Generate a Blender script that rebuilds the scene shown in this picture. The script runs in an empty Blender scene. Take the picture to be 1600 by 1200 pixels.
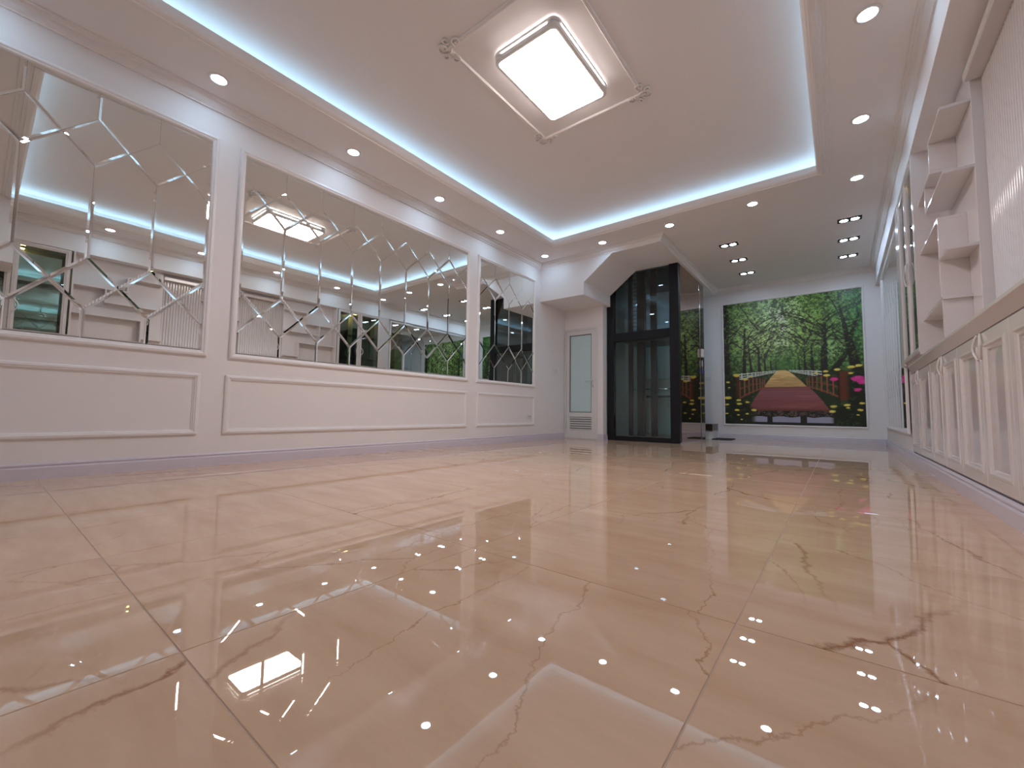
import bpy, bmesh, math, random
import numpy as np
from mathutils import Vector, Matrix

SC = bpy.context.scene
COL = SC.collection
random.seed(7)

# ------------------------------------------------------------------ camera, world, exposure
F_PX, YAW, PITCH, ROLL, CAM_Z = 655.7857, -0.6644, 0.0669, 0.0136, 0.4609
_fw = Vector((math.sin(YAW) * math.cos(PITCH), math.cos(YAW) * math.cos(PITCH), math.sin(PITCH)))
_rt = Vector((math.cos(YAW), -math.sin(YAW), 0))
_up = _rt.cross(_fw)
_r = _rt * math.cos(ROLL) + _up * math.sin(ROLL)
_u = _up * math.cos(ROLL) - _rt * math.sin(ROLL)
cam_data = bpy.data.cameras.new('camera')
cam_data.sensor_fit = 'HORIZONTAL'
cam_data.sensor_width = 36.0
cam_data.lens = F_PX / 1600.0 * 36.0
cam_data.clip_start = 0.02
cam = bpy.data.objects.new('camera', cam_data)
COL.objects.link(cam)
cam.matrix_world = Matrix(((_r.x, _u.x, -_fw.x, 0), (_r.y, _u.y, -_fw.y, 0), (_r.z, _u.z, -_fw.z, CAM_Z), (0, 0, 0, 1)))
SC.camera = cam

world = bpy.data.worlds.new('world')
world.use_nodes = True
world.node_tree.nodes['Background'].inputs[0].default_value = (0.05, 0.05, 0.06, 1)
world.node_tree.nodes['Background'].inputs[1].default_value = 1.0
SC.world = world

SC.view_settings.view_transform = 'Standard'
SC.view_settings.look = 'None'
SC.view_settings.gamma = 1.0
SC.view_settings.use_curve_mapping = False
SC.view_settings.exposure = 1.76
SC.cycles.use_denoising = True
SC.cycles.max_bounces = 7
SC.cycles.diffuse_bounces = 4
SC.cycles.glossy_bounces = 5
SC.cycles.transmission_bounces = 6
SC.cycles.use_adaptive_sampling = True
SC.cycles.adaptive_threshold = 0.05
SC.cycles.use_light_tree = False
SC.cycles.transparent_max_bounces = 16

# lamp strengths (radiance of the glowing faces)
L_PANEL = (1.0, 0.90, 0.89), 11.5
L_SLIT = (1.0, 0.90, 0.86), 5.0
L_DOWN = (0.52, 0.76, 1.0), 18.0
L_COVE = (0.48, 0.77, 1.0), 2.3
L_TWIN = (0.56, 0.76, 1.0), 32.0
L_WARM = (1.0, 0.66, 0.22), 8.0

# ------------------------------------------------------------------ key sizes (metres)
XL, XR, XF = -4.005, 0.585, 0.52      # left wall, right wall, front plane of the bulkhead and tall units
XN = 0.752                            # back of the right-hand niche
YB, YFR = 9.2, -1.3                   # mural wall, wall behind the camera
YH, YD, YE = 5.871, 6.70, 6.85        # header face, door wall, lift front
XB = -1.96                            # side face of the beam over the lift
ZC, ZU = 3.0, 3.18                    # ceiling, raised ceiling in the cove
LX0, LX1, LY0, LY1 = -3.34, -0.11, 0.16, 5.22   # cove opening

# ------------------------------------------------------------------ materials
def new_mat(name):
    m = bpy.data.materials.new(name)
    m.use_nodes = True
    nt = m.node_tree
    nt.nodes.clear()
    out = nt.nodes.new('ShaderNodeOutputMaterial')
    return m, nt, out

def N(nt, t, **kw):
    n = nt.nodes.new(t)
    for k, v in kw.items():
        setattr(n, k, v)
    return n

def principled(name, col, rough=0.5, metal=0.0, spec=0.5, noise=0.0, scale=8.0, bump=0.0, coat=0.0):
    m, nt, out = new_mat(name)
    b = N(nt, 'ShaderNodeBsdfPrincipled')
    b.inputs['Roughness'].default_value = rough
    b.inputs['Metallic'].default_value = metal
    b.inputs['Specular IOR Level'].default_value = spec
    b.inputs['Coat Weight'].default_value = coat
    nt.links.new(b.outputs[0], out.inputs[0])
    g = N(nt, 'ShaderNodeNewGeometry')
    nz = N(nt, 'ShaderNodeTexNoise')
    nz.inputs['Scale'].default_value = scale
    nz.inputs['Detail'].default_value = 2
    nt.links.new(g.outputs['Position'], nz.inputs['Vector'])
    mx = N(nt, 'ShaderNodeMix', data_type='RGBA')
    c2 = tuple(max(0, c * (1 - noise)) for c in col)
    c1 = tuple(min(1, c * (1 + noise)) for c in col)
    mx.inputs[6].default_value = (*c2, 1)
    mx.inputs[7].default_value = (*c1, 1)
    nt.links.new(nz.outputs['Fac'], mx.inputs[0])
    nt.links.new(mx.outputs[2], b.inputs['Base Color'])
    if bump:
        bp = N(nt, 'ShaderNodeBump')
        bp.inputs['Strength'].default_value = bump
        bp.inputs['Distance'].default_value = 0.002
        nt.links.new(nz.outputs['Fac'], bp.inputs['Height'])
        nt.links.new(bp.outputs[0], b.inputs['Normal'])
    return m

def emission(name, col, strength):
    m, nt, out = new_mat(name)
    e = N(nt, 'ShaderNodeEmission')
    e.inputs[0].default_value = (*col, 1)
    e.inputs[1].default_value = strength
    nt.links.new(e.outputs[0], out.inputs[0])
    return m

def glass(name, tint, refl=(1, 1, 1), ior=1.5, base=0.0):
    """thin architectural glass: tinted see-through mixed with a mirror by Fresnel"""
    m, nt, out = new_mat(name)
    t = N(nt, 'ShaderNodeBsdfTransparent')
    t.inputs[0].default_value = (*tint, 1)
    g = N(nt, 'ShaderNodeBsdfGlossy')
    g.inputs[0].default_value = (*refl, 1)
    g.inputs['Roughness'].default_value = 0.0
    fr = N(nt, 'ShaderNodeFresnel')
    fr.inputs[0].default_value = ior
    mx = N(nt, 'ShaderNodeMixShader')
    ad = N(nt, 'ShaderNodeMath', operation='ADD', use_clamp=True)
    ad.inputs[1].default_value = base
    nt.links.new(fr.outputs[0], ad.inputs[0])
    nt.links.new(ad.outputs[0], mx.inputs[0])
    nt.links.new(t.outputs[0], mx.inputs[1])
    nt.links.new(g.outputs[0], mx.inputs[2])
    nt.links.new(mx.outputs[0], out.inputs[0])
    return m

def marble():
    m, nt, out = new_mat('polished_beige_marble')
    b = N(nt, 'ShaderNodeBsdfPrincipled')
    b.inputs['Roughness'].default_value = 0.012
    b.inputs['IOR'].default_value = 1.62
    nt.links.new(b.outputs[0], out.inputs[0])
    g = N(nt, 'ShaderNodeNewGeometry')
    oi = N(nt, 'ShaderNodeObjectInfo')
    sc = N(nt, 'ShaderNodeVectorMath', operation='MULTIPLY')
    cb = N(nt, 'ShaderNodeCombineXYZ')
    for i, k in enumerate((37.0, 71.0, 13.0)):
        mm = N(nt, 'ShaderNodeMath', operation='MULTIPLY')
        mm.inputs[1].default_value = k
        nt.links.new(oi.outputs['Random'], mm.inputs[0])
        nt.links.new(mm.outputs[0], cb.inputs[i])
    ad = N(nt, 'ShaderNodeVectorMath', operation='ADD')
    nt.links.new(g.outputs['Position'], ad.inputs[0])
    nt.links.new(cb.outputs[0], ad.inputs[1])
    # slow cloudiness, stretched across the room
    mp = N(nt, 'ShaderNodeMapping')
    mp.inputs['Rotation'].default_value = (0, 0, 0.35)
    mp.inputs['Scale'].default_value = (1.2, 5.0, 1.0)
    nt.links.new(ad.outputs[0], mp.inputs[0])
    n1 = N(nt, 'ShaderNodeTexNoise')
    n1.inputs['Scale'].default_value = 1.6
    n1.inputs['Detail'].default_value = 5
    n1.inputs['Roughness'].default_value = 0.62
    nt.links.new(mp.outputs[0], n1.inputs['Vector'])
    r1 = N(nt, 'ShaderNodeValToRGB')
    e = r1.color_ramp.elements
    e[0].position, e[0].color = 0.28, (0.64, 0.42, 0.275, 1)
    e[1].position, e[1].color = 0.72, (0.77, 0.55, 0.385, 1)
    nt.links.new(n1.outputs['Fac'], r1.inputs[0])
    # veins: warped cell borders, kept only where a mask lets them
    n2 = N(nt, 'ShaderNodeTexNoise')
    n2.inputs['Scale'].default_value = 3.0
    n2.inputs['Detail'].default_value = 7
    n2.inputs['Roughness'].default_value = 0.66
    nt.links.new(ad.outputs[0], n2.inputs['Vector'])
    ms = N(nt, 'ShaderNodeVectorMath', operation='MULTIPLY_ADD')
    ms.inputs[1].default_value = (0.22, 0.22, 0.22)
    nt.links.new(n2.outputs['Color'], ms.inputs[0])
    nt.links.new(ad.outputs[0], ms.inputs[2])
    def vein(scale, rot, width, seed):
        mp2 = N(nt, 'ShaderNodeMapping')
        mp2.inputs['Location'].default_value = (seed, seed * 1.7, 0)
        mp2.inputs['Rotation'].default_value = (0, 0, rot)
        mp2.inputs['Scale'].default_value = (scale, scale * 0.42, 0.0)
        nt.links.new(ms.outputs[0], mp2.inputs[0])
        v = N(nt, 'ShaderNodeTexVoronoi', feature='DISTANCE_TO_EDGE')
        v.inputs['Scale'].default_value = 1.0
        nt.links.new(mp2.outputs[0], v.inputs['Vector'])
        rp = N(nt, 'ShaderNodeMapRange')
        rp.inputs['From Min'].default_value = 0.0
        rp.inputs['From Max'].default_value = width
        rp.inputs['To Min'].default_value = 1.0
        rp.inputs['To Max'].default_value = 0.0
        nt.links.new(v.outputs['Distance'], rp.inputs['Value'])
        nm = N(nt, 'ShaderNodeTexNoise')
        nm.inputs['Scale'].default_value = 1.3
        nm.inputs['Detail'].default_value = 1
        mo = N(nt, 'ShaderNodeVectorMath', operation='ADD')
        mo.inputs[1].default_value = (seed * 3, 1.3, 0)
        nt.links.new(ad.outputs[0], mo.inputs[0])
        nt.links.new(mo.outputs[0], nm.inputs['Vector'])
        rm = N(nt, 'ShaderNodeMapRange')
        rm.inputs['From Min'].default_value = 0.45
        rm.inputs['From Max'].default_value = 0.66
        nt.links.new(nm.outputs['Fac'], rm.inputs['Value'])
        mu = N(nt, 'ShaderNodeMath', operation='MULTIPLY')
        nt.links.new(rp.outputs[0], mu.inputs[0])
        nt.links.new(rm.outputs[0], mu.inputs[1])
        return mu
    cur = r1.outputs[0]
    for scale, rot, width, seed, col, amt in ((1.0, 0.85, 0.006, 2.0, (0.30, 0.125, 0.045, 1), 0.9),
                                             (2.4, 1.25, 0.007, 9.0, (0.36, 0.17, 0.075, 1), 0.75)):
        vv = vein(scale, rot, width, seed)
        am = N(nt, 'ShaderNodeMath', operation='MULTIPLY')
        am.inputs[1].default_value = amt
        nt.links.new(vv.outputs[0], am.inputs[0])
        mx = N(nt, 'ShaderNodeMix', data_type='RGBA')
        mx.inputs[7].default_value = col
        nt.links.new(am.outputs[0], mx.inputs[0])
        nt.links.new(cur, mx.inputs[6])
        cur = mx.outputs[2]
    nt.links.new(cur, b.inputs['Base Color'])
    # very slight polishing waviness
    nw = N(nt, 'ShaderNodeTexNoise')
    nw.inputs['Scale'].default_value = 9.0
    nw.inputs['Detail'].default_value = 1
    nt.links.new(g.outputs['Position'], nw.inputs['Vector'])
    bp = N(nt, 'ShaderNodeBump')
    bp.inputs['Strength'].default_value = 0.02
    bp.inputs['Distance'].default_value = 0.003
    nt.links.new(nw.outputs['Fac'], bp.inputs['Height'])
    nt.links.new(bp.outputs[0], b.inputs['Normal'])
    return m

def print_mat():
    m, nt, out = new_mat('printed_mural')
    b = N(nt, 'ShaderNodeBsdfPrincipled')
    b.inputs['Roughness'].default_value = 0.3
    a = N(nt, 'ShaderNodeVertexColor', layer_name='Col')
    nt.links.new(a.outputs[0], b.inputs['Base Color'])
    nt.links.new(b.outputs[0], out.inputs[0])
    return m

M = {
    'wall': principled('white_wall_paint', (0.88, 0.845, 0.84), 0.55, noise=0.012, scale=3),
    'ceil': principled('white_ceiling_paint', (0.90, 0.868, 0.868), 0.7, noise=0.012, scale=3),
    'trim': principled('white_moulding_paint', (0.89, 0.86, 0.855), 0.4, noise=0.01),
    'lacquer': principled('white_cabinet_lacquer', (0.76, 0.71, 0.70), 0.16, noise=0.01),
    'panel': principled('grey_gloss_panel', (0.60, 0.555, 0.555), 0.10, noise=0.01),
    'flute': principled('white_satin_slat', (0.74, 0.70, 0.70), 0.13, noise=0.01),
    'base': principled('lavender_grey_skirting', (0.70, 0.645, 0.72), 0.3, noise=0.02),
    'marble': marble(),
    'grout': principled('pale_grout', (0.54, 0.43, 0.34), 0.7, noise=0.08, scale=30),
    'mirror': principled('silvered_mirror', (0.87, 0.89, 0.86), 0.0, metal=1.0),
    'mirrorback': principled('grey_mirror_backing', (0.25, 0.25, 0.25), 0.6),
    'bronze': principled('bronze_mirror', (0.40, 0.29, 0.23), 0.02, metal=1.0),
    'steel': principled('polished_steel', (0.42, 0.40, 0.38), 0.12, metal=1.0, noise=0.03),
    'chrome': principled('chrome', (0.8, 0.8, 0.8), 0.08, metal=1.0),
    'black': principled('black_powder_coat', (0.008, 0.009, 0.012), 0.4, spec=0.25, noise=0.1),
    'darkgrey': principled('dark_grey_metal', (0.05, 0.055, 0.06), 0.35, noise=0.1),
    'liftglass': glass('lift_glass', (0.58, 0.72, 0.76), ior=1.5),
    'doorglass': glass('lift_door_glass', (0.84, 0.94, 0.94), ior=1.45),
    'cabglass': glass('cabinet_glass', (0.86, 0.92, 0.90), ior=1.45),
    'shelfglass': glass('glass_shelf', (0.80, 0.92, 0.89), ior=1.45),
    'teal': principled('teal_mirror', (0.52, 0.60, 0.56), 0.0, metal=1.0),
    'frost': principled('frosted_glass', (0.58, 0.74, 0.76), 0.25, spec=0.4, noise=0.02),
    'alu': principled('white_aluminium', (0.74, 0.73, 0.72), 0.35, noise=0.01),
    'dark': principled('shadow_gap_rubber', (0.03, 0.03, 0.03), 0.6),
    'plastic': principled('white_plastic', (0.80, 0.79, 0.78), 0.35),
    'blue': principled('blue_plastic', (0.03, 0.07, 0.42), 0.4),
    'granite': principled('dark_brown_granite', (0.045, 0.022, 0.014), 0.12, noise=0.5, scale=60),
    'mat': principled('black_rubber_mat', (0.02, 0.02, 0.022), 0.8, noise=0.3, scale=80),
    'shaft': principled('shaft_paint', (0.60, 0.68, 0.69), 0.6, noise=0.03),
    'counter': principled('black_stone_top', (0.02, 0.02, 0.022), 0.15, noise=0.2, scale=40),
    'print': print_mat(),
    'panel_glow': emission('panel_diffuser_glow', *L_PANEL),
    'slit_glow': emission('panel_slit_glow', *L_SLIT),
    'down_glow': emission('downlight_glow', *L_DOWN),
    'twin_glow': emission('twin_lamp_glow', *L_TWIN),
    'cove_glow': emission('cove_strip_glow', *L_COVE),
    'warm_glow': emission('warm_lamp_glow', *L_WARM),
}

# ------------------------------------------------------------------ builders
ORG = {}
def world_org(o):
    return ORG.get(o.name, Vector((0, 0, 0))) if o else Vector((0, 0, 0))

def link(name, me, parent=None, org=(0, 0, 0)):
    """mesh is in coordinates relative to org; object placed so that it sits right under its parent"""
    o = bpy.data.objects.new(name, me)
    COL.objects.link(o)
    org = Vector(org)
    ORG[o.name] = org
    if parent:
        o.parent = parent
        o.location = org - world_org(parent)
    else:
        o.location = org
    return o

def mesh(name, verts, faces, mat, parent=None, smooth=False, org=None):
    if org is None:
        org = world_org(parent) if parent else Vector((0, 0, 0))
        if not parent and len(verts):
            a = np.array([tuple(v) for v in verts], float)
            org = Vector(((a[:, 0].min() + a[:, 0].max()) / 2, (a[:, 1].min() + a[:, 1].max()) / 2, a[:, 2].min()))
    org = Vector(org)
    me = bpy.data.meshes.new(name)
    me.from_pydata([tuple(Vector(v) - org) for v in verts], [], [tuple(f) for f in faces])
    bm = bmesh.new()
    bm.from_mesh(me)
    bmesh.ops.recalc_face_normals(bm, faces=bm.faces)
    bm.to_mesh(me)
    bm.free()
    me.polygons.foreach_set('use_smooth', [bool(smooth)] * len(me.polygons))
    me.materials.append(M[mat])
    return link(name, me, parent, org)

def box_vf(x0, x1, y0, y1, z0, z1, vs=None, fs=None):
    vs = [] if vs is None else vs
    fs = [] if fs is None else fs
    b = len(vs)
    vs += [(x0, y0, z0), (x1, y0, z0), (x1, y1, z0), (x0, y1, z0), (x0, y0, z1), (x1, y0, z1), (x1, y1, z1), (x0, y1, z1)]
    fs += [[b + i for i in f] for f in ((0, 3, 2, 1), (4, 5, 6, 7), (0, 1, 5, 4), (1, 2, 6, 5), (2, 3, 7, 6), (3, 0, 4, 7))]
    return vs, fs

def boxes(name, lst, mat, parent=None):
    vs, fs = [], []
    for b in lst:
        box_vf(*b, vs, fs)
    return mesh(name, vs, fs, mat, parent)

def box(name, x0, x1, y0, y1, z0, z1, mat, parent=None, bevel=0.0):
    o = mesh(name, *box_vf(x0, x1, y0, y1, z0, z1), mat, parent)
    if bevel:
        bm = bmesh.new()
        bm.from_mesh(o.data)
        bmesh.ops.bevel(bm, geom=bm.edges[:], offset=bevel, segments=1, affect='EDGES')
        bm.to_mesh(o.data)
        bm.free()
        o.data.polygons.foreach_set('use_smooth', [False] * len(o.data.polygons))
    return o

def empty(name, loc, label=None, cat=None, group=None, kind=None):
    o = bpy.data.objects.new(name, None)
    COL.objects.link(o)
    o.location = loc
    o.empty_display_size = 0.1
    ORG[o.name] = Vector(loc)
    tag(o, label, cat, group, kind)
    return o

def tag(o, label=None, cat=None, group=None, kind=None):
    if label: o['label'] = label
    if cat: o['category'] = cat
    if group: o['group'] = group
    if kind: o['kind'] = kind
    return o

def struct(o):
    o['kind'] = 'structure'
    return o

def copy_tree(o, loc, parent=None):
    c = o.copy()
    COL.objects.link(c)
    if parent is None:
        c.location = loc
        ORG[c.name] = Vector(loc)
    else:
        c.parent = parent
        ORG[c.name] = world_org(parent) + o.location
    for ch in list(o.children):
        copy_tree(ch, None, c)
    return c

def sweep(name, pts, prof, mat, parent=None, closed=False, smooth=False):
    """run a profile [(offset to the right of travel, z)] along a path in plan, mitred at corners"""
    P = [Vector((p[0], p[1])) for p in pts]
    n = len(P)
    rows = []
    for i in range(n):
        dirs = []
        if closed or i > 0:
            dirs.append((P[i] - P[i - 1]).normalized())
        if closed or i < n - 1:
            dirs.append((P[(i + 1) % n] - P[i]).normalized())
        ns = [Vector((d.y, -d.x)) for d in dirs]
        if len(ns) == 2:
            m = ns[0] + ns[1]
            m = m / max(1e-6, m.dot(ns[0]))
        else:
            m = ns[0]
        rows.append([(P[i].x + m.x * d, P[i].y + m.y * d, z) for d, z in prof])
    k = len(prof)
    vs = [v for r in rows for v in r]
    fs = []
    for i in range(n if closed else n - 1):
        j = (i + 1) % n
        for a in range(k):
            c = (a + 1) % k
            fs.append((i * k + a, j * k + a, j * k + c, i * k + c))
    if not closed:
        fs.append(tuple(range(k)))
        fs.append(tuple((n - 1) * k + a for a in reversed(range(k))))
    return mesh(name, vs, fs, mat, parent, smooth)

def frame(name, O, U, V, W, u0, u1, v0, v1, prof, mat, parent=None):
    """rectangular moulding; prof = [(distance inward from the outer edge, height off the wall)]"""
    O, U, V, W = map(Vector, (O, U, V, W))
    k = len(prof)
    vs, fs = [], []
    for cu, cv, su, sv in ((u0, v0, 1, 1), (u1, v0, -1, 1), (u1, v1, -1, -1), (u0, v1, 1, -1)):
        for d, h in prof:
            vs.append(O + U * (cu + su * d) + V * (cv + sv * d) + W * h)
    for i in range(4):
        j = (i + 1) % 4
        for a in range(k):
            c = (a + 1) % k
            fs.append((i * k + a, j * k + a, j * k + c, i * k + c))
    return mesh(name, vs, fs, mat, parent)

def tube(name, pts, rad, mat, parent=None, seg=8, closed=False):
    pts = [Vector(p) for p in pts]
    n = len(pts)
    vs, fs = [], []
    for i, p in enumerate(pts):
        a = pts[i - 1] if (i > 0 or closed) else p
        b = pts[(i + 1) % n] if (i < n - 1 or closed) else p
        t = (b - a).normalized()
        q = t.cross(Vector((0.31, 0.2, 0.93)))
        if q.length < 1e-3:
            q = t.cross(Vector((1, 0, 0)))
        q.normalize()
        w = t.cross(q)
        for s in range(seg):
            an = 2 * math.pi * s / seg
            vs.append(p + (q * math.cos(an) + w * math.sin(an)) * rad)
    for i in range(n if closed else n - 1):
        j = (i + 1) % n
        for s in range(seg):
            c = (s + 1) % seg
            fs.append((i * seg + s, i * seg + c, j * seg + c, j * seg + s))
    if not closed:
        fs.append(tuple(range(seg)))
        fs.append(tuple((n - 1) * seg + s for s in reversed(range(seg))))
    return mesh(name, vs, fs, mat, parent, smooth=True)

def lathe(name, prof, centre, mat, parent=None, seg=24, smooth=True):
    """revolve [(radius, z)] round a vertical axis"""
    vs, fs = [], []
    for r, z in prof:
        for s in range(seg):
            a = 2 * math.pi * s / seg
            vs.append((centre[0] + r * math.cos(a), centre[1] + r * math.sin(a), centre[2] + z))
    for i in range(len(prof) - 1):
        for s in range(seg):
            c = (s + 1) % seg
            fs.append((i * seg + s, i * seg + c, (i + 1) * seg + c, (i + 1) * seg + s))
    return mesh(name, vs, fs, mat, parent, smooth)

def disc(name, c, r, mat, parent=None, seg=20, thick=0.004):
    vs = [(c[0] + r * math.cos(2 * math.pi * s / seg), c[1] + r * math.sin(2 * math.pi * s / seg), c[2]) for s in range(seg)]
    vs += [(v[0], v[1], c[2] + thick) for v in vs]
    fs = [tuple(range(seg)), tuple(range(2 * seg - 1, seg - 1, -1))]
    fs += [(s, (s + 1) % seg, seg + (s + 1) % seg, seg + s) for s in range(seg)]
    return mesh(name, vs, fs, mat, parent)

# ------------------------------------------------------------------ floor: slab and 0.8 m marble tiles
floor = struct(box('floor', XL - 0.2, 0.95, YFR - 0.1, YB + 0.2, -0.1, -0.0015, 'grout'))
GAP = 0.0018
xs = sorted({XL, XN} | {round(-0.197 + 0.8 * k, 4) for k in range(-8, 4) if XL < -0.197 + 0.8 * k < XN})
ys = sorted({YFR, YB} | {round(0.268 + 0.8 * k, 4) for k in range(-4, 14) if YFR < 0.268 + 0.8 * k < YB})
tile_cache = {}
for i in range(len(xs) - 1):
    for j in range(len(ys) - 1):
        w, d = xs[i + 1] - xs[i], ys[j + 1] - ys[j]
        if w < 0.02 or d < 0.02:
            continue
        cx, cy = (xs[i] + xs[i + 1]) / 2, (ys[j] + ys[j + 1]) / 2
        key = (round(w, 3), round(d, 3))
        if key not in tile_cache:
            a, b, c = w / 2 - GAP / 2, d / 2 - GAP / 2, 0.0012
            vs = [(-a, -b, -0.009), (a, -b, -0.009), (a, b, -0.009), (-a, b, -0.009),
                  (-a, -b, -c), (a, -b, -c), (a, b, -c), (-a, b, -c),
                  (-a + c, -b + c, 0), (a - c, -b + c, 0), (a - c, b - c, 0), (-a + c, b - c, 0)]
            fs = [(8, 9, 10, 11)]
            for q in range(4):
                r_ = (q + 1) % 4
                fs += [(q, r_, 4 + r_, 4 + q), (4 + q, 4 + r_, 8 + r_, 8 + q)]
            me = bpy.data.meshes.new('tile')
            me.from_pydata(vs, [], fs)
            me.polygons.foreach_set('use_smooth', [False] * len(me.polygons))
            me.materials.append(M['marble'])
            tile_cache[key] = me
        link('tile', tile_cache[key], floor, (cx, cy, 0))

# ------------------------------------------------------------------ ceiling with raised cove
TR = 0.26
vs, fs = [], []
x0, x1, y0, y1 = XL - 0.2, 0.95, YFR - 0.1, YB + 0.2
for b in ((x0, LX0, y0, y1, ZC, ZC + 0.03), (LX1, x1, y0, y1, ZC, ZC + 0.03), (LX0, LX1, y0, LY0, ZC, ZC + 0.03), (LX0, -3.24, LY1, y1, ZC, ZC + 0.03), (-2.0, LX1, LY1, y1, ZC, ZC + 0.03),
          (-3.24, -2.0, LY1, 6.95, ZC, ZC + 0.03), (-3.24, -2.0, 8.40, y1, ZC, ZC + 0.03)):
    box_vf(*b, vs, fs)
tx0, tx1, ty0, ty1 = LX0 - TR, LX1 + TR, LY0 - TR, LY1 + TR
for b in ((tx0 - .05, tx0, ty0 - .05, ty1 + .05, ZC + 0.03, ZU + .05), (tx1, tx1 + .05, ty0 - .05, ty1 + .05, ZC + 0.03, ZU + .05),
          (tx0, tx1, ty0 - .05, ty0, ZC + 0.03, ZU + .05), (tx0, tx1, ty1, ty1 + .05, ZC + 0.03, ZU + .05), (tx0, tx1, ty0, ty1, ZU, ZU + .05)):
    box_vf(*b, vs, fs)
ceiling = struct(mesh('ceiling', vs, fs, 'ceil'))

# stepped cornice round the cove opening (travel anticlockwise seen from above: the ceiling is on the right)
prof = [(0.0, 3.048), (-0.014, 3.048), (-0.014, 2.995), (-0.006, 2.978), (0.012, 2.968), (0.03, 2.966), (0.034, 2.956), (0.06, 2.954), (0.066, 2.964),
        (0.10, 2.967), (0.106, 2.976), (0.135, 2.982), (0.142, 2.99), (0.175, 2.991), (0.178, 3.0), (0.0, 3.0)]
prof = [(d * 0.62 if d > 0 else d, z) for d, z in prof]
struct(sweep('trim_1', [(LX0, LY0), (LX1, LY0), (LX1, LY1), (LX0, LY1)], prof, 'trim', closed=True))

# ------------------------------------------------------------------ walls
struct(box('wall_left', XL - 0.2, XL, YFR - 0.1, YB + 0.2, 0, ZC, 'wall'))
struct(box('wall_back', XL, 0.95, YB, YB + 0.2, 0, ZC, 'wall'))
struct(box('wall_front', XL, 0.95, YFR - 0.1, YFR, 0, ZC, 'wall'))
struct(box('wall_right', 0.757, 0.95, YFR, YB, 0, ZC, 'wall'))
struct(box('wall_right_far', XR, 0.757, 6.04, YB, 0, 2.66, 'wall'))
struct(box('wall_right_near', XR, 0.757, YFR, -0.6, 0, 2.66, 'wall'))
struct(box('wall_bulkhead', XF, 0.757, YFR, YB, 2.66, ZC, 'wall'))
struct(box('wall_soffit', -0.1, XF - 0.002, -0.6, 0.18, 2.19, ZC, 'wall'))

# dropped header with the chamfered arch, and the soffit over the lift
poly = [(XL, ZC), (XL, 2.35), (-3.172, 2.35), (-3.172, 2.548), (-2.69, 2.912), (XB, 2.912), (XB, ZC)]
n = len(poly)
vs = [(x, YH, z) for x, z in poly] + [(x, YE, z) for x, z in poly]
fs = [tuple(range(n)), tuple(range(2 * n - 1, n - 1, -1))] + [(i, (i + 1) % n, n + (i + 1) % n, n + i) for i in range(n)]
hd = struct(mesh('wall_header', vs, fs, 'wall'))
boxes('soffit', [(XL, -3.24, YE, YB, 2.912, ZC), (-2.0, XB, YE, YB, 2.912, ZC), (-3.24, -2.0, YE, YE + 0.10, 2.912, ZC), (-3.24, -2.0, 8.40, YB, 2.912, ZC)], 'wall', hd)
struct(boxes('wall_shaft', [(-3.30, -3.24, YE + 0.04, 8.46, ZC + 0.03, 4.3), (-2.0, -1.94, YE + 0.04, 8.46, ZC + 0.03, 4.3), (-3.24, -2.0, YE + 0.04, YE + 0.10, ZC + 0.03, 4.3),
                           (-3.24, -2.0, 8.40, 8.46, ZC + 0.03, 4.3), (-3.30, -1.94, YE + 0.04, 8.46, 4.3, 4.36)], 'shaft'))

# wall with the narrow door, its return beside the lift
wd = struct(boxes('wall_door', [(XL, -3.35, YD, YE, 1.99, 2.35), (-3.35, -3.24, YD, YE, 0, 2.35), (XL, -3.26, YE, YE + 0.05, 0, 2.912)], 'wall'))

# ------------------------------------------------------------------ crown, skirting and wall panels
crown = [(0.0, 2.915), (0.012, 2.915), (0.013, 2.925), (0.028, 2.938), (0.038, 2.955), (0.042, 2.968), (0.056, 2.972), (0.062, 2.986), (0.074, 2.988), (0.075, 3.0), (0.0, 3.0)]
struct(sweep('trim_2', [(XL, YFR), (XL, YH), (XB, YH), (XB, YB), (XF, YB), (XF, YFR)], crown, 'trim'))
skirt = [(0.0, 0.0), (0.016, 0.0), (0.016, 0.068), (0.013, 0.076), (0.007, 0.080), (0.012, 0.084), (0.012, 0.092), (0.006, 0.10), (0.0, 0.102)]
struct(sweep('baseboard_left', [(XL, YFR), (XL, YD - 0.002)], skirt, 'base'))
struct(sweep('baseboard_door', [(-3.345, YD), (-3.24, YD), (-3.24, YE - 0.002)], skirt, 'base'))
struct(sweep('baseboard_back', [(-1.93, YB), (XR - 0.016, YB)], skirt, 'base'))
struct(sweep('baseboard_right', [(XR, YB), (XR, YFR)], [(d * 1.3, z) for d, z in skirt], 'base'))
bead = [(0.0, 0.0), (0.0, 0.012), (0.008, 0.018), (0.022, 0.020), (0.027, 0.014), (0.033, 0.014), (0.038, 0.006), (0.044, 0.005), (0.044, 0.0)]
for k, (a, b) in enumerate(((-1.0, 1.091), (1.263, 4.116), (4.304, 5.717))):
    struct(frame('trim_%d' % (3 + k), (XL, 0, 0), (0, 1, 0), (0, 0, 1), (1, 0, 0), a, b, 0.25, 0.735, bead, 'trim'))

# ------------------------------------------------------------------ bevelled mirrors in honeycomb pieces
def inset(poly, d):
    c = []
    n = len(poly)
    area = sum(poly[i][0] * poly[(i + 1) % n][1] - poly[(i + 1) % n][0] * poly[i][1] for i in range(n))
    s = 1 if area > 0 else -1
    lines = []
    for i in range(n):
        p, q = Vector(poly[i]), Vector(poly[(i + 1) % n])
        t = (q - p).normalized()
        nn = Vector((-t.y, t.x)) * s
        lines.append((p + nn * d, t))
    for i in range(n):
        p, t = lines[i - 1]
        q, u = lines[i]
        den = t.x * u.y - t.y * u.x
        w = q - p
        k = (w.x * u.y - w.y * u.x) / den
        c.append(p + t * k)
    return c

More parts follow.
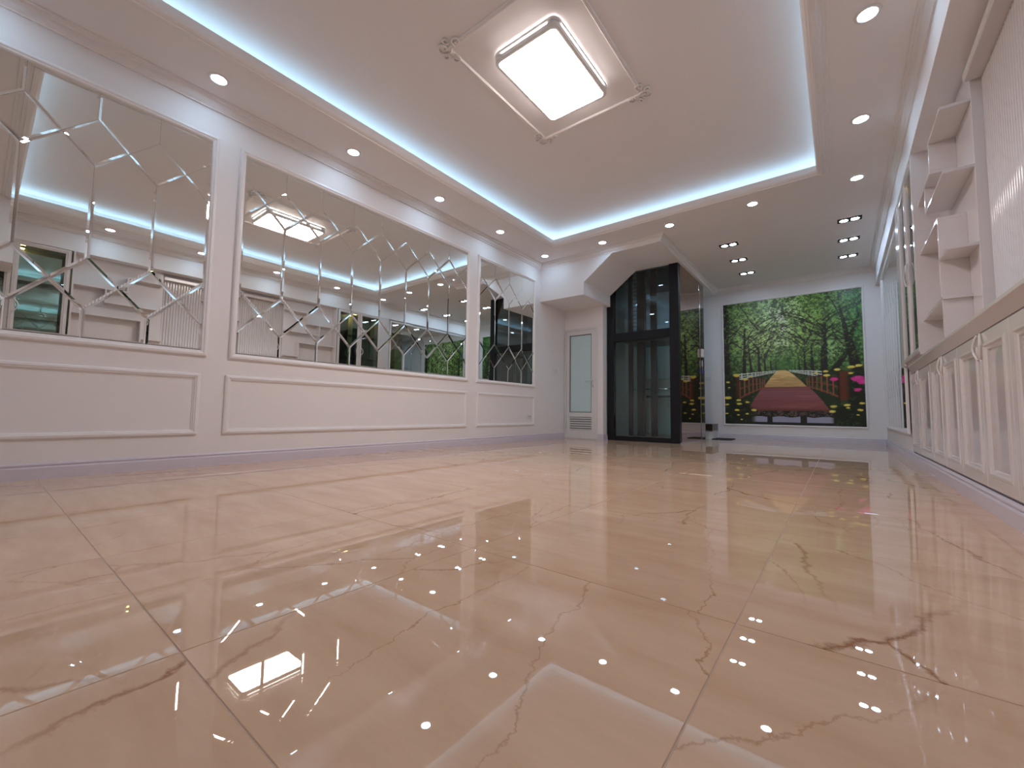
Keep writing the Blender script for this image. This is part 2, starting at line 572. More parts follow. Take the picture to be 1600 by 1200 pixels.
def honeycomb(u0, u1, v0, v1, bays, rows):
    V1, W1, V2, W2 = rows
    s = (u1 - u0) / bays
    P = []
    col = [u0 + s * i for i in range(bays + 1)]
    ma, mb = (V1 + W1) / 2, (V2 + W2) / 2
    for i in range(bays):
        a, b, m = col[i], col[i + 1], col[i] + s / 2
        P.append([(a, v1), (b, v1), (b, V1), (m, ma), (a, V1)])
        P.append([(m, ma), (b, W1), (b, V2), (m, mb), (a, V2), (a, W1)])
        P.append([(m, mb), (b, W2), (b, v0), (a, v0), (a, W2)])
    for i in range(bays + 1):
        for V, W, mm in ((V1, W1, ma), (V2, W2, mb)):
            q = [(col[i], V)]
            if i < bays: q.append((col[i] + s / 2, mm))
            q.append((col[i], W))
            if i > 0: q.append((col[i] - s / 2, mm))
            P.append(q)
    return P

ROWS = (2.447, 2.112, 1.462, 1.111)
mframe = [(0.0, 0.0), (0.0, 0.014), (0.008, 0.024), (0.022, 0.026), (0.030, 0.020), (0.040, 0.018), (0.046, 0.010), (0.048, 0.0)]
def wall_mirror(x, side, a, b, v0, v1, bays, label, rows=ROWS, bevel=0.0135):
    t = empty('wall_mirror', (x, (a + b) / 2, v0), label, 'mirror', 'framed honeycomb wall mirrors')
    frame('frame', (x, 0, 0), (0, 1, 0), (0, 0, 1), (side, 0, 0), a - 0.045, b + 0.045, v0 - 0.045, v1 + 0.045, mframe, 'trim', t)
    boxes('backing', [(min(x, x + side * 0.004), max(x, x + side * 0.004), a, b, v0, v1)], 'mirrorback', t)
    for poly in honeycomb(a + 0.001, b - 0.001, v0 + 0.001, v1 - 0.001, bays, rows):
        lo = inset(poly, 0.0006)
        hi = inset(poly, bevel)
        n = len(poly)
        h0, h2 = 0.004, 0.0099
        h1 = h2 - bevel * 0.14
        vs = [(x + side * h0, p.x, p.y) for p in lo] + [(x + side * h1, p.x, p.y) for p in lo] + [(x + side * h2, p.x, p.y) for p in hi]
        fs = [tuple(range(2 * n, 3 * n))]
        for i in range(n):
            j = (i + 1) % n
            fs += [(i, j, n + j, n + i), (n + i, n + j, 2 * n + j, 2 * n + i)]
        c = sum((Vector((x, p.x, p.y)) for p in lo), Vector()) / n
        mesh('mirror_pane', vs, fs, 'mirror', t, org=c)
    return t
wall_mirror(XL, 1, 1.078 - 0.3345 * 7, 1.078, 0.917, 2.65, 7, 'honeycomb mirror cut off by the left edge of the photo')
wall_mirror(XL, 1, 1.3225, 4.077, 0.917, 2.65, 8, 'widest honeycomb mirror in the middle of the left wall, showing the ceiling lamp')
wall_mirror(XL, 1, 4.332, 5.670, 0.917, 2.65, 4, 'narrow honeycomb mirror beside the lift alcove, showing the black lift')
wall_mirror(XR - 0.012, -1, 6.13, 8.62, 0.33, 2.60, 8, 'tall honeycomb mirror on the right wall next to the mural', rows=(2.33, 1.90, 1.10, 0.72), bevel=0.006)

# ------------------------------------------------------------------ lamps
dl = empty('recessed_downlight', (0, 0, ZC), None, 'downlight')
lathe('trim_ring', [(0.050, 0.002), (0.050, -0.006), (0.054, -0.009), (0.064, -0.008), (0.070, -0.003), (0.071, 0.0)], (0, 0, ZC), 'plastic', dl)
disc('lens', (0, 0, ZC - 0.004), 0.050, 'down_glow', dl, seg=14)
spots = []
ordn = ['nearest the camera', 'second', 'third', 'fourth', 'fifth']
for k, y in enumerate((1.01, 2.15, 3.28, 4.42, 5.56)):
    spots.append((-3.71, y, 'round recessed downlight over the left wall mirrors, %s of five into the depth' % ordn[k]))
for k, (x, w) in enumerate(((-2.72, 'left'), (-1.74, 'middle'), (-0.76, 'right'))):
    spots.append((x, 5.61, 'round recessed downlight between the cove and the lift header, %s one of three' % w))
for k, (y, w) in enumerate(((5.63, 'farthest from the camera'), (4.51, 'second from the far end'), (3.32, 'at the top edge of the photo'))):
    spots.append((0.21, y, 'round recessed downlight along the shelf wall, %s' % w))
for k, (y, w) in enumerate(((2.15, 'second from the near end'), (1.05, 'nearest one, seen only in the mirrors'))):
    spots.append((0.21, y, 'round recessed downlight along the shelf wall, %s' % w))
for k, (x, w) in enumerate(((-3.71, 'by the left wall'), (-2.72, 'left of middle'), (-1.74, 'right of middle'), (-0.76, 'by the shelf wall'))):  # out-of-view row, added to light the near end of the room
    spots.append((x, -0.15, 'unseen round downlight added for light above the camera, %s' % w))
for k, (x, y, lab) in enumerate(spots):
    o = dl if k == 0 else copy_tree(dl, (0, 0, ZC))
    o.location = (x, y, ZC)
    tag(o, lab, 'downlight', 'round recessed downlights')

tw = empty('twin_downlight', (0, 0, ZC), None, 'downlight')
frame('housing', (0, 0, ZC), (1, 0, 0), (0, 1, 0), (0, 0, -1), -0.125, 0.125, -0.066, 0.066,
      [(0.0, 0.0), (0.0, 0.006), (0.008, 0.008), (0.014, 0.004), (0.014, 0.0)], 'black', tw)
box('recess', -0.115, 0.115, -0.055, 0.055, ZC - 0.0025, ZC + 0.001, 'black', tw)
for s in (-1, 1):
    la = lathe('lamp', [(0.042, 0.0), (0.042, -0.006), (0.046, -0.008), (0.050, -0.004), (0.050, 0.0)], (s * 0.056, 0, ZC - 0.002), 'darkgrey', tw)
    disc('lens', (s * 0.056, 0, ZC - 0.007), 0.043, 'twin_glow', la, seg=12)
k = 0
for x, sd in ((-1.245, 'lift'), (0.163, 'right wall')):
    for y, w in ((6.80, 'nearest'), (7.57, 'middle'), (8.36, 'farthest')):
        o = tw if k == 0 else copy_tree(tw, (0, 0, ZC))
        o.location = (x, y, ZC)
        tag(o, 'black twin-lamp downlight in the row by the %s, %s of three' % (sd, w), 'downlight', 'black twin-lamp downlights before the mural')
        k += 1

cl = empty('cove_light', ((LX0 + LX1) / 2, (LY0 + LY1) / 2, ZC + 0.03), 'blue-white light strip glowing round the raised ceiling', 'light strip')
so, sw, zz = 0.17, 0.030, ZC + 0.033
for b in ((LX0 - so - sw, LX0 - so, LY0 - so, LY1 + so), (LX1 + so, LX1 + so + sw, LY0 - so, LY1 + so),
          (LX0 - so, LX1 + so, LY0 - so - sw, LY0 - so), (LX0 - so, LX1 + so, LY1 + so, LY1 + so + sw)):
    box('strip', b[0], b[1], b[2], b[3], zz - 0.003, zz + 0.004, 'cove_glow', cl)

# rectangular ceiling lamp in the cove
PX0, PX1, PY0, PY1 = -1.999, -1.441, 2.265, 3.085
pl = empty('ceiling_lamp', ((PX0 + PX1) / 2, (PY0 + PY1) / 2, ZU), 'large rectangular glowing ceiling lamp with rounded white double rim', 'ceiling lamp')
def rr(x0, x1, y0, y1, r, seg=5):
    out = []
    for cx, cy, a0 in ((x1 - r, y1 - r, 0), (x0 + r, y1 - r, 90), (x0 + r, y0 + r, 180), (x1 - r, y0 + r, 270)):
        for s in range(seg + 1):
            a = math.radians(a0 + 90 * s / seg)
            out.append((cx + r * math.cos(a), cy + r * math.sin(a)))
    return out
def rr_ring(name, levels, mat, parent, cap=False):
    """stack of rounded rectangles [(inset, z, radius)]"""
    vs, fs = [], []
    for ins, z, r in levels:
        vs += [(x, y, z) for x, y in rr(PX0 + ins, PX1 - ins, PY0 + ins, PY1 - ins, r)]
    n = len(vs) // len(levels)
    for i in range(len(levels) - 1):
        for s in range(n):
            c = (s + 1) % n
            fs.append((i * n + s, i * n + c, (i + 1) * n + c, (i + 1) * n + s))
    if cap:
        fs.append(tuple(range(n)))
        fs.append(tuple((len(levels) - 1) * n + s for s in range(n)))
    return mesh(name, vs, fs, mat, parent)
rr_ring('halo_band', [(0.028, ZU, 0.05), (0.028, ZU - 0.013, 0.05)], 'slit_glow', pl)
rr_ring('upper_rim', [(0.028, ZU - 0.013, 0.05), (-0.004, ZU - 0.013, 0.06), (-0.006, ZU - 0.020, 0.06), (-0.006, ZU - 0.036, 0.06), (0.010, ZU - 0.038, 0.05)], 'plastic', pl)
rr_ring('glow_band', [(0.010, ZU - 0.038, 0.05), (0.010, ZU - 0.050, 0.05)], 'slit_glow', pl)
for cx, cy in ((PX0, PY0), (PX1, PY0), (PX1, PY1), (PX0, PY1)):
    mx_, my_ = (1 if cx == PX0 else -1), (1 if cy == PY0 else -1)
    lathe('corner_cap', [(0.052, -0.050), (0.052, -0.037)], (cx + mx_ * 0.058, cy + my_ * 0.058, ZU), 'plastic', pl, seg=20)
rr_ring('lower_rim', [(0.010, ZU - 0.050, 0.05), (0.0, ZU - 0.050, 0.05), (0.0, ZU - 0.083, 0.05), (0.010, ZU - 0.087, 0.045), (0.024, ZU - 0.085, 0.035), (0.024, ZU - 0.078, 0.035)], 'plastic', pl)
rr_ring('diffuser', [(0.024, ZU - 0.080, 0.035), (0.024, ZU - 0.086, 0.035)], 'panel_glow', pl, cap=True)

# plaster frame with scroll corners round the lamp
QX0, QX1, QY0, QY1 = -2.255, -1.232, 2.01, 3.35
struct(frame('trim_6', (0, 0, ZU), (1, 0, 0), (0, 1, 0), (0, 0, -1), QX0, QX1, QY0, QY1,
             [(0.0, 0.0), (0.0, 0.006), (0.006, 0.012), (0.012, 0.008), (0.016, 0.008), (0.024, 0.014), (0.030, 0.006), (0.034, 0.0)], 'trim'))
tr6 = bpy.data.objects['trim_6']
for cx, cy, sx, sy in ((QX0, QY0, 1, 1), (QX1, QY0, -1, 1), (QX1, QY1, -1, -1), (QX0, QY1, 1, -1)):
    for k, (ox, oy, r0, turns, a0) in enumerate(((-0.005, -0.005, 0.040, 1.25, 0.6), (0.075, 0.002, 0.026, 1.2, 2.6), (0.002, 0.075, 0.026, 1.2, -1.1), (-0.03, 0.035, 0.018, 1.0, 0.0), (0.035, -0.03, 0.018, 1.0, 1.5))):
        pts = []
        for s in range(15):
            f = s / 14
            a = a0 + turns * 2 * math.pi * f
            r = r0 * (1 - 0.75 * f)
            pts.append((cx + sx * (1.5 * (ox + r * math.cos(a))), cy + sy * 1.5 * (oy + r * math.sin(a)), ZU - 0.010))
        tube('scroll', pts, 0.008, 'trim', tr6, seg=6)

# ------------------------------------------------------------------ door in the alcove
door = empty('door_1', (-3.67, YD, 0), kind='structure')
frame('door_frame', (0, YD, 0), (1, 0, 0), (0, 0, 1), (0, -1, 0), -4.0, -3.345, 0.0, 1.992,
      [(0, 0), (0, 0.022), (0.012, 0.026), (0.034, 0.026), (0.036, 0.012), (0.036, 0)], 'alu', door)
leaf = boxes('door_leaf', [(-3.96, -3.892, YD - 0.02, YD + 0.02, 0.02, 1.954), (-3.452, -3.383, YD - 0.02, YD + 0.02, 0.02, 1.954),
                           (-3.892, -3.452, YD - 0.02, YD + 0.02, 1.872, 1.954), (-3.892, -3.452, YD - 0.02, YD + 0.02, 0.392, 0.472),
                           (-3.892, -3.452, YD - 0.02, YD + 0.02, 0.02, 0.150)], 'alu', door)
frame('gasket', (0, YD - 0.006, 0), (1, 0, 0), (0, 0, 1), (0, -1, 0), -3.893, -3.451, 0.471, 1.873,
      [(0, 0), (0, 0.012), (0.010, 0.010), (0.010, 0)], 'dark', leaf)
box('glass_pane', -3.884, -3.460, YD - 0.004, YD + 0.004, 0.480, 1.864, 'frost', leaf)
box('louvre_back', -3.892, -3.452, YD + 0.012, YD + 0.018, 0.15, 0.392, 'dark', leaf)
for k in range(6):
    z = 0.166 + k * 0.0405
    vs, fs = [(-3.892, YD - 0.018, z - 0.012), (-3.452, YD - 0.018, z - 0.012), (-3.452, YD + 0.010, z + 0.014), (-3.892, YD + 0.010, z + 0.014)], []
    vs += [(a, b, c + 0.005) for a, b, c in vs]
    fs = [(0, 1, 2, 3), (7, 6, 5, 4), (0, 1, 5, 4), (1, 2, 6, 5), (2, 3, 7, 6), (3, 0, 4, 7)]
    mesh('slat', vs, fs, 'alu', leaf)
for z in (1.73, 1.17, 0.26):
    h = lathe('hinge', [(0.009, -0.055), (0.011, -0.05), (0.011, 0.05), (0.009, 0.055), (0.0, 0.056)], (-3.972, YD - 0.034, z), 'alu', door, seg=10)
hp = box('handle_plate', -3.438, -3.402, YD - 0.028, YD - 0.019, 0.91, 1.07, 'alu', door, bevel=0.003)
tube('lever', [(-3.42, YD - 0.026, 1.03), (-3.42, YD - 0.060, 1.03), (-3.43, YD - 0.066, 1.03), (-3.47, YD - 0.066, 1.028), (-3.555, YD - 0.064, 1.022)], 0.009, 'alu', hp)
box('keyhole', -3.424, -3.416, YD - 0.030, YD - 0.027, 0.925, 0.955, 'dark', hp)

# ------------------------------------------------------------------ switches and socket
sw1 = empty('light_switch', (XL, 6.355, 1.16), 'white light switch on the left wall beside the narrow door', 'switch')
box('plate', XL, XL + 0.009, 6.29, 6.42, 1.155, 1.235, 'plastic', sw1, bevel=0.003)
for k in range(2):
    box('rocker', XL + 0.008, XL + 0.013, 6.305 + k * 0.053, 6.352 + k * 0.053, 1.172, 1.218, 'plastic', sw1, bevel=0.002)
sk = empty('wall_socket', (XL, 5.575, 0.36), 'white double socket in the narrow lower wall panel', 'socket')
box('plate', XL, XL + 0.009, 5.515, 5.635, 0.355, 0.43, 'plastic', sk, bevel=0.003)
for k in range(2):
    so_ = box('outlet', XL + 0.0085, XL + 0.012, 5.525 + k * 0.052, 5.572 + k * 0.052, 0.368, 0.417, 'alu', sk, bevel=0.002)
    for q in range(2):
        box('slot', XL + 0.0115, XL + 0.0125, 5.535 + k * 0.052 + q * 0.018, 5.541 + k * 0.052 + q * 0.018, 0.384, 0.402, 'dark', so_)
sw2 = empty('light_switch', (-2.11, YB, 1.17), 'white light switch on the back wall between lift and mural', 'switch')
box('plate', -2.165, -2.055, YB - 0.009, YB, 1.16, 1.235, 'plastic', sw2, bevel=0.003)
box('rocker', -2.15, -2.07, YB - 0.013, YB - 0.008, 1.175, 1.22, 'plastic', sw2, bevel=0.002)

# ------------------------------------------------------------------ glass lift
lift = empty('glass_lift', (-2.62, 7.6, 0), 'black framed glass lift with bronze mirrored side under the arch', 'lift')
Y0, Y1 = YE, YE + 0.10
for nm, b in (('post', (-3.235, -3.11, Y0, Y1, 0, 2.912)), ('post', (-2.145, -2.0, Y0, Y1, 0, 2.912)),
              ('transom', (-3.11, -2.145, Y0 + 0.002, Y1, 1.715, 1.86)), ('sill', (-3.11, -2.145, Y0 + 0.002, Y1, 0, 0.075))):
    box(nm, *b, 'black', lift, bevel=0.004)
box('upper_pane', -3.11, -2.145, Y0 + 0.03, Y0 + 0.036, 1.86, 2.912, 'liftglass', lift)
for a, b in ((-3.11, -2.63), (-2.63, -2.145)):
    dr = box('door_pane', a + 0.002, b - 0.002, Y0 + 0.03, Y0 + 0.036, 0.075, 1.715, 'doorglass', lift)
# guide posts and cabin inside
for a, b, y in ((-3.15, -3.075, 7.60), (-2.99, -2.845, 7.62), (-2.725, -2.62, 7.60)):
    box('guide_post', a, b, y, y + 0.06, 0.0, 4.29, 'black', lift)
for k in range(20):
    z = 1.95 + k * 0.075
    box('rail_bracket', -3.075, -2.99, 7.615, 7.63, z, z + 0.012, 'steel', lift)
tube('rail', [(-3.06, 7.60, 1.9), (-3.06, 7.60, 4.2)], 0.008, 'steel', lift)
tube('rail', [(-2.80, 7.58, 1.9), (-2.80, 7.58, 4.2)], 0.008, 'steel', lift)
box('cabin_floor', -3.2, -2.06, 6.98, 8.3, 0.005, 0.05, 'darkgrey', lift)
box('cabin_roof', -3.2, -2.06, 7.02, 8.3, 1.80, 1.86, 'darkgrey', lift)
tube('handrail', [(-3.16, 7.68, 0.92), (-2.10, 7.68, 0.92)], 0.012, 'chrome', lift)
box('control_box', -2.78, -2.70, 7.56, 7.60, 1.88, 2.02, 'alu', lift)
box('cabin_pane', -3.2, -2.06, 7.70, 7.706, 0.05, 1.80, 'doorglass', lift)
# bronze side and steel end post
box('side_panel', -2.012, -2.0, Y1, 8.13, 0.0, 2.912, 'bronze', lift)
box('end_post', -2.08, -1.992, 8.13, 8.40, 0.0, 2.905, 'steel', lift, bevel=0.004)
box('shaft_wall', -3.26, -3.238, Y1, 8.40, 0.0, 2.912, 'shaft', lift)
box('plinth', -2.0, -1.985, Y0 + 0.01, 8.10, 0.0, 0.022, 'steel', lift)

ic = empty('intercom', (-1.992, 8.16, 1.5), 'small white intercom box on the steel post at the lift corner', 'intercom')
box('case', -1.991, -1.955, 8.135, 8.235, 1.515, 1.665, 'plastic', ic, bevel=0.006)
box('speaker_slot', -1.956, -1.953, 8.155, 8.215, 1.56, 1.64, 'alu', ic, bevel=0.001)
kt = empty('key_tag', (-1.985, 8.19, 1.2), 'blue key tag hanging on a loop below the intercom', 'key tag')
tube('loop', [(-1.978, 8.19 + 0.022 * math.sin(a), 1.40 + 0.055 * math.cos(a)) for a in [2 * math.pi * s / 16 for s in range(16)]], 0.004, 'plastic', kt, seg=6, closed=True)
box('tag', -1.984, -1.972, 8.155, 8.225, 1.215, 1.305, 'blue', kt, bevel=0.004)
tube('cord', [(-1.978, 8.19, 1.345), (-1.978, 8.19, 1.305)], 0.003, 'plastic', kt, seg=6)

# pale kitchen units seen through the lift glass
kc = empty('kitchen_unit', (-3.0, 8.8, 0), 'pale kitchen unit with black top seen through the lift glass', 'kitchen unit')
box('carcass', -3.95, -2.70, 8.68, 9.19, 0.0, 0.80, 'shaft', kc)
box('worktop', -3.97, -2.68, 8.64, 9.19, 0.80, 0.84, 'counter', kc)
for k in range(3):
    dd = box('door', -3.94 + k * 0.413, -3.535 + k * 0.413, 8.66, 8.68, 0.05, 0.77, 'shaft', kc, bevel=0.004)
    tube('handle', [(-3.57 + k * 0.413, 8.64, 0.6), (-3.57 + k * 0.413, 8.64, 0.72)], 0.006, 'chrome', dd)
kw = empty('kitchen_wall_unit', (-3.2, 9.0, 1.2), 'pale wall unit above the kitchen top behind the lift', 'kitchen unit')
box('carcass', -3.95, -2.70, 8.86, 9.19, 1.2, 1.95, 'shaft', kw)
for k in range(3):
    box('door', -3.94 + k * 0.413, -3.535 + k * 0.413, 8.845, 8.86, 1.21, 1.94, 'shaft', kw, bevel=0.004)
o = copy_tree(dl, (-3.0, 8.55, 2.912))  # unseen lamp added to brighten the kitchen units and shaft
tag(o, 'unseen round downlight added for light behind the lift shaft', 'downlight', 'round recessed downlights')

# ------------------------------------------------------------------ stair foot and mat
st = empty('staircase', (-2.2, 9.0, 0), 'foot of a white staircase with dark brown granite treads behind the lift', 'staircase')
box('riser_block', -2.46, -1.95, 8.72, 9.19, 0.0, 0.145, 'plastic', st)
box('tread', -2.47, -1.938, 8.70, 9.19, 0.145, 0.165, 'steel', st, bevel=0.003)
box('step_block', -2.46, -1.945, 8.71, 9.19, 0.165, 0.285, 'granite', st, bevel=0.003)
box('step_block', -2.46, -2.20, 8.71, 9.19, 0.285, 0.44, 'granite', st, bevel=0.003)
dm = box('doormat', -1.94, -1.62, 8.62, 9.10, 0.0, 0.012, 'mat', bevel=0.004)
tag(dm, 'flat black mat on the floor below the stair foot', 'mat')

# ------------------------------------------------------------------ mural
MX0, MX1, MZ0, MZ1 = -1.812, 0.335, 0.29, 2.668
mu = empty('wall_mural', ((MX0 + MX1) / 2, YB, MZ0), 'large mural of a green tree avenue with a wooden bridge and flowers', 'mural')
frame('frame', (0, YB, 0), (1, 0, 0), (0, 0, 1), (0, -1, 0), MX0 - 0.028, MX1 + 0.028, MZ0 - 0.028, MZ1 + 0.028,
      [(0, 0), (0, 0.016), (0.006, 0.022), (0.020, 0.022), (0.028, 0.014), (0.030, 0.006), (0.030, 0)], 'trim', mu)

def paint(nx, ny):
    rng = np.random.default_rng(3)
    u, v = np.meshgrid((np.arange(nx) + 0.5) / nx, (np.arange(ny) + 0.5) / ny)   # v downwards
    def noise(fx, fy, oct=4, gain=0.55):
        t = np.zeros_like(u)
        amp, tot = 1.0, 0.0
        for _ in range(oct):
            gx, gy = int(fx) + 2, int(fy) + 2
            g = rng.random((gy + 1, gx + 1))
            X, Y = u * fx, v * fy
            i, j = X.astype(int), Y.astype(int)
            a, b = X - i, Y - j
            a, b = a * a * (3 - 2 * a), b * b * (3 - 2 * b)
            t += amp * ((g[j, i] * (1 - a) + g[j, i + 1] * a) * (1 - b) + (g[j + 1, i] * (1 - a) + g[j + 1, i + 1] * a) * b)
            tot += amp
            amp *= gain
            fx, fy = fx * 2, fy * 2
        return t / tot
    def S(a, b, x):
        t = np.clip((x - a) / (b - a), 0, 1)
        return t * t * (3 - 2 * t)
    C = np.zeros((ny, nx, 3))
    def lay(mask, col):
        nonlocal C
        col = np.asarray(col, float) / 255.0
        C = C * (1 - mask[..., None]) + col * mask[..., None]
    big, fine, leaf = noise(5, 5), noise(70, 84, 3, 0.7), noise(30, 38, 4, 0.8)
    vpx, vpy = 0.455, 0.565
    r = np.hypot((u - vpx) * 1.0, (v - vpy) * 0.9)
    # foliage mass: pale over the avenue on the left, deeper green to the right, dark low down
    C[:] = np.array([62, 92, 46]) / 255
    lay(np.clip(np.exp(-(((u - 0.27) / 0.24) ** 2 + ((v - 0.26) / 0.28) ** 2)) * 1.1, 0, 1), (116, 140, 82))
    lay(np.clip(np.exp(-(((u - 0.62) / 0.22) ** 2 + ((v - 0.22) / 0.26) ** 2)), 0, 1) * 0.8, (100, 126, 58))
    lay(S(0.78, 1.0, u + (big - 0.5) * 0.2) * S(0.6, 0.1, v) * 0.8, (42, 84, 42))
    lay(S(0.14, 0.0, u) * 0.7, (26, 40, 22))
    lay(S(0.30, 0.58, v) * 0.45, (40, 66, 28))
    sky = np.exp(-(((u - 0.46) / 0.13) ** 2 + ((v - 0.13) / 0.20) ** 2)) + 0.7 * np.exp(-(((u - 0.46) / 0.05) ** 2 + ((v - 0.36) / 0.08) ** 2)) + 0.5 * np.exp(-(((u - 0.80) / 0.10) ** 2 + ((v - 0.42) / 0.09) ** 2))
    lay(np.clip(sky * 0.95, 0, 1) * S(0.44, 0.62, fine * 0.5 + leaf * 0.5), (158, 168, 146))
    C *= (0.55 + 0.95 * S(0.30, 0.72, fine * 0.6 + leaf * 0.4))[..., None]
    lay(S(0.17, 0.02, r) * 0.6, (40, 84, 30))
    # trunks and boughs
    def seg(x0, y0, x1, y1, w0, w1, col=(20, 19, 13), a=0.94):
        dx, dy = x1 - x0, y1 - y0
        t = np.clip(((u - x0) * dx + (v - y0) * dy) / (dx * dx + dy * dy), 0, 1)
        d = np.hypot(u - x0 - t * dx, v - y0 - t * dy) + (fine - 0.5) * 0.003
        w = w0 + (w1 - w0) * t
        lay(S(w, w * 0.5, d) * a, col)
    for x0, y0, x1, y1, w0, w1 in (
        (0.025, 0.62, 0.02, 0.0, 0.034, 0.020), (0.165, 0.60, 0.175, 0.22, 0.020, 0.009), (0.225, 0.60, 0.20, 0.36, 0.014, 0.006),
        (0.285, 0.59, 0.28, 0.38, 0.018, 0.007), (0.33, 0.585, 0.325, 0.45, 0.009, 0.005), (0.375, 0.58, 0.37, 0.48, 0.007, 0.004),
        (0.745, 0.60, 0.755, 0.24, 0.034, 0.020), (0.80, 0.60, 0.90, 0.46, 0.028, 0.020), (0.955, 0.60, 0.91, 0.36, 0.048, 0.032),
        (0.91, 0.38, 0.86, 0.12, 0.026, 0.010), (0.91, 0.38, 0.98, 0.18, 0.018, 0.008), (0.67, 0.59, 0.665, 0.40, 0.016, 0.007),
        (0.62, 0.585, 0.615, 0.44, 0.011, 0.005), (0.58, 0.58, 0.575, 0.48, 0.007, 0.003), (0.55, 0.575, 0.548, 0.5, 0.005, 0.002), (0.41, 0.575, 0.408, 0.5, 0.005, 0.002)):
        seg(x0, y0, x1, y1, w0, w1)
    rr2 = np.random.default_rng(11)
    for k in range(64):                                     # boughs fanning out over the avenue
        left = k % 2 == 0
        x0 = rr2.choice([0.02, 0.17, 0.19, 0.28, 0.33]) if left else rr2.choice([0.62, 0.67, 0.75, 0.755, 0.88])
        y0 = rr2.uniform(0.20, 0.50)
        sgn = 1 if (left ^ (rr2.random() < 0.25)) else -1
        L = rr2.uniform(0.16, 0.46)
        an = rr2.uniform(0.45, 1.2)
        x, y = x0, y0
        w = rr2.uniform(0.004, 0.0095)
        for q in range(5):
            x2, y2 = x + sgn * L / 5 * math.cos(an), y - L / 5 * math.sin(an)
            seg(x, y, x2, y2, w, w * 0.78, (24, 27, 17), 0.85)
            x, y, w = x2, y2, w * 0.78
            an += rr2.uniform(-0.28, 0.16)
    lay(S(0.60, 0.70, fine) * S(0.58, 0.42, v) * 0.6, (112, 142, 66))
    lay(S(0.60, 0.70, leaf) * S(0.70, 0.9, u) * S(0.5, 0.3, v) * 0.6, (44, 112, 52))
    # ground each side, then the sandy path
    ground = S(0.585, 0.60, v + (fine - 0.5) * 0.02)
    lay(ground, (26, 38, 20))
    lay(ground * S(0.5, 0.7, leaf) * 0.7, (58, 84, 36))
    t = np.clip((v - 0.572) / (0.705 - 0.572), 0, 1)
    pl_, pr_ = 0.43 - 0.115 * t ** 0.75, 0.475 + 0.15 * t ** 0.75
    path = S(-0.006, 0.004, u - pl_) * S(-0.006, 0.004, pr_ - u) * (v > 0.572) * (v < 0.712)
    lay(path, (176, 142, 88))
    lay(path * S(0.45, 0.65, noise(8, 60, 3)) * 0.6, (206, 174, 116))
    lay(path * S(0.5, 0.35, noise(6, 40, 3)) * 0.4, (120, 92, 54))
    # white fences
    for a, b, h0, h1 in ((0.10, 0.42, 0.045, 0.012), (0.73, 0.50, 0.040, 0.010)):
        f = (u - a) / (b - a)
        on = (f > 0) & (f < 1)
        top = 0.596 - 0.022 * f
        h = h0 + (h1 - h0) * f
        q = (v - top) / h
        rail = ((np.abs(q) < 0.12) | (np.abs(q - 0.5) < 0.10) | (np.abs(q - 0.9) < 0.10)) & on
        per = np.mod(1.0 / (1.06 - f * 0.9) * 2.4, 0.42) / 0.42
        postm = (per < 0.2) & on & (q > -0.2) & (q < 1.15)
        lay((rail | postm).astype(float) * 0.85, (196, 198, 190))
    # bridge deck
    t = np.clip((v - 0.705) / (0.885 - 0.705), 0, 1)
    dl_, dr_ = 0.315 - 0.125 * t ** 0.75, 0.625 + 0.15 * t ** 0.75
    deck = S(-0.006, 0.004, u - dl_) * S(-0.006, 0.004, dr_ - u) * (v > 0.705) * (v < 0.89)
    lay(deck, (112, 62, 62))
    lay(deck * S(0.705, 0.76, v) * S(0.82, 0.72, v) * 0.5, (136, 92, 102))
    lay(deck * (np.mod(t ** 1.4 * 15, 1) < 0.10) * 0.55, (62, 30, 32))
    lay(deck * S(0.5, 0.7, noise(5, 50, 3)) * 0.4, (142, 84, 78))
    lay(deck * S(0.872, 0.88, v) * 0.8, (90, 46, 36))
    # stone slabs at the bottom
    low = S(0.885, 0.895, v)
    lay(low, (20, 22, 18))
    lay(low * S(0.45, 0.65, fine) * (u > 0.2) * (u < 0.82) * (v < 0.93), (78, 62, 56))
    for a, b in ((0.20, 0.335), (0.375, 0.575), (0.62, 0.80)):
        lay(((u > a) & (u < b) & (v > 0.936 + 0.004 * np.sin(u * 40)) & (v < 0.978)).astype(float), (128, 128, 146))
    # bridge rails
    def rail(xa, ya, xb, yb, sag, w, col):
        f = (u - xa) / (xb - xa)
        y = ya + (yb - ya) * f - sag * 4 * f * (1 - f)
        lay(((f > 0) & (f < 1) & (np.abs(v - y) < w * (1 - 0.6 * f))).astype(float), col)
    for xa, xb in ((0.125, 0.328), (0.845, 0.62)):
        rail(xa, 0.655, xb, 0.640, 0.018, 0.009, (54, 30, 30))
        rail(xa, 0.715, xb, 0.672, 0.012, 0.006, (96, 50, 36))
        rail(xa, 0.79, xb, 0.705, 0.010, 0.008, (110, 58, 42))
        for k in range(8):
            f = 1 - (1 - k / 8.0) ** 1.6
            px = xa + (xb - xa) * f
            yt = 0.655 - 0.015 * f - 0.072 * f * (1 - f)
            yb_ = 0.79 - 0.085 * f
            w = 0.007 * (1 - 0.6 * f)
            lay(((np.abs(u - px) < w) & (v > yt) & (v < yb_)).astype(float), (120, 66, 44))
    for a, b, c, d in ((0.075, 0.125, 0.595, 0.81), (0.83, 0.915, 0.60, 0.81)):
        m = ((u > a) & (u < b) & (v > c) & (v < d)).astype(float)
        lay(m, (84, 40, 24))
        lay(m * S(a + 0.025, a, u), (30, 16, 13))
    # flower banks
    bank = np.clip(S(0.135, 0.07, u - 0.13 * S(0.76, 0.9, v)) * S(0.60, 0.64, v) + S(0.875, 0.92, u + 0.10 * S(0.8, 0.92, v)) * S(0.60, 0.64, v), 0, 1)
    lay(bank * S(0.30, 0.45, leaf + 0.12), (17, 26, 14))
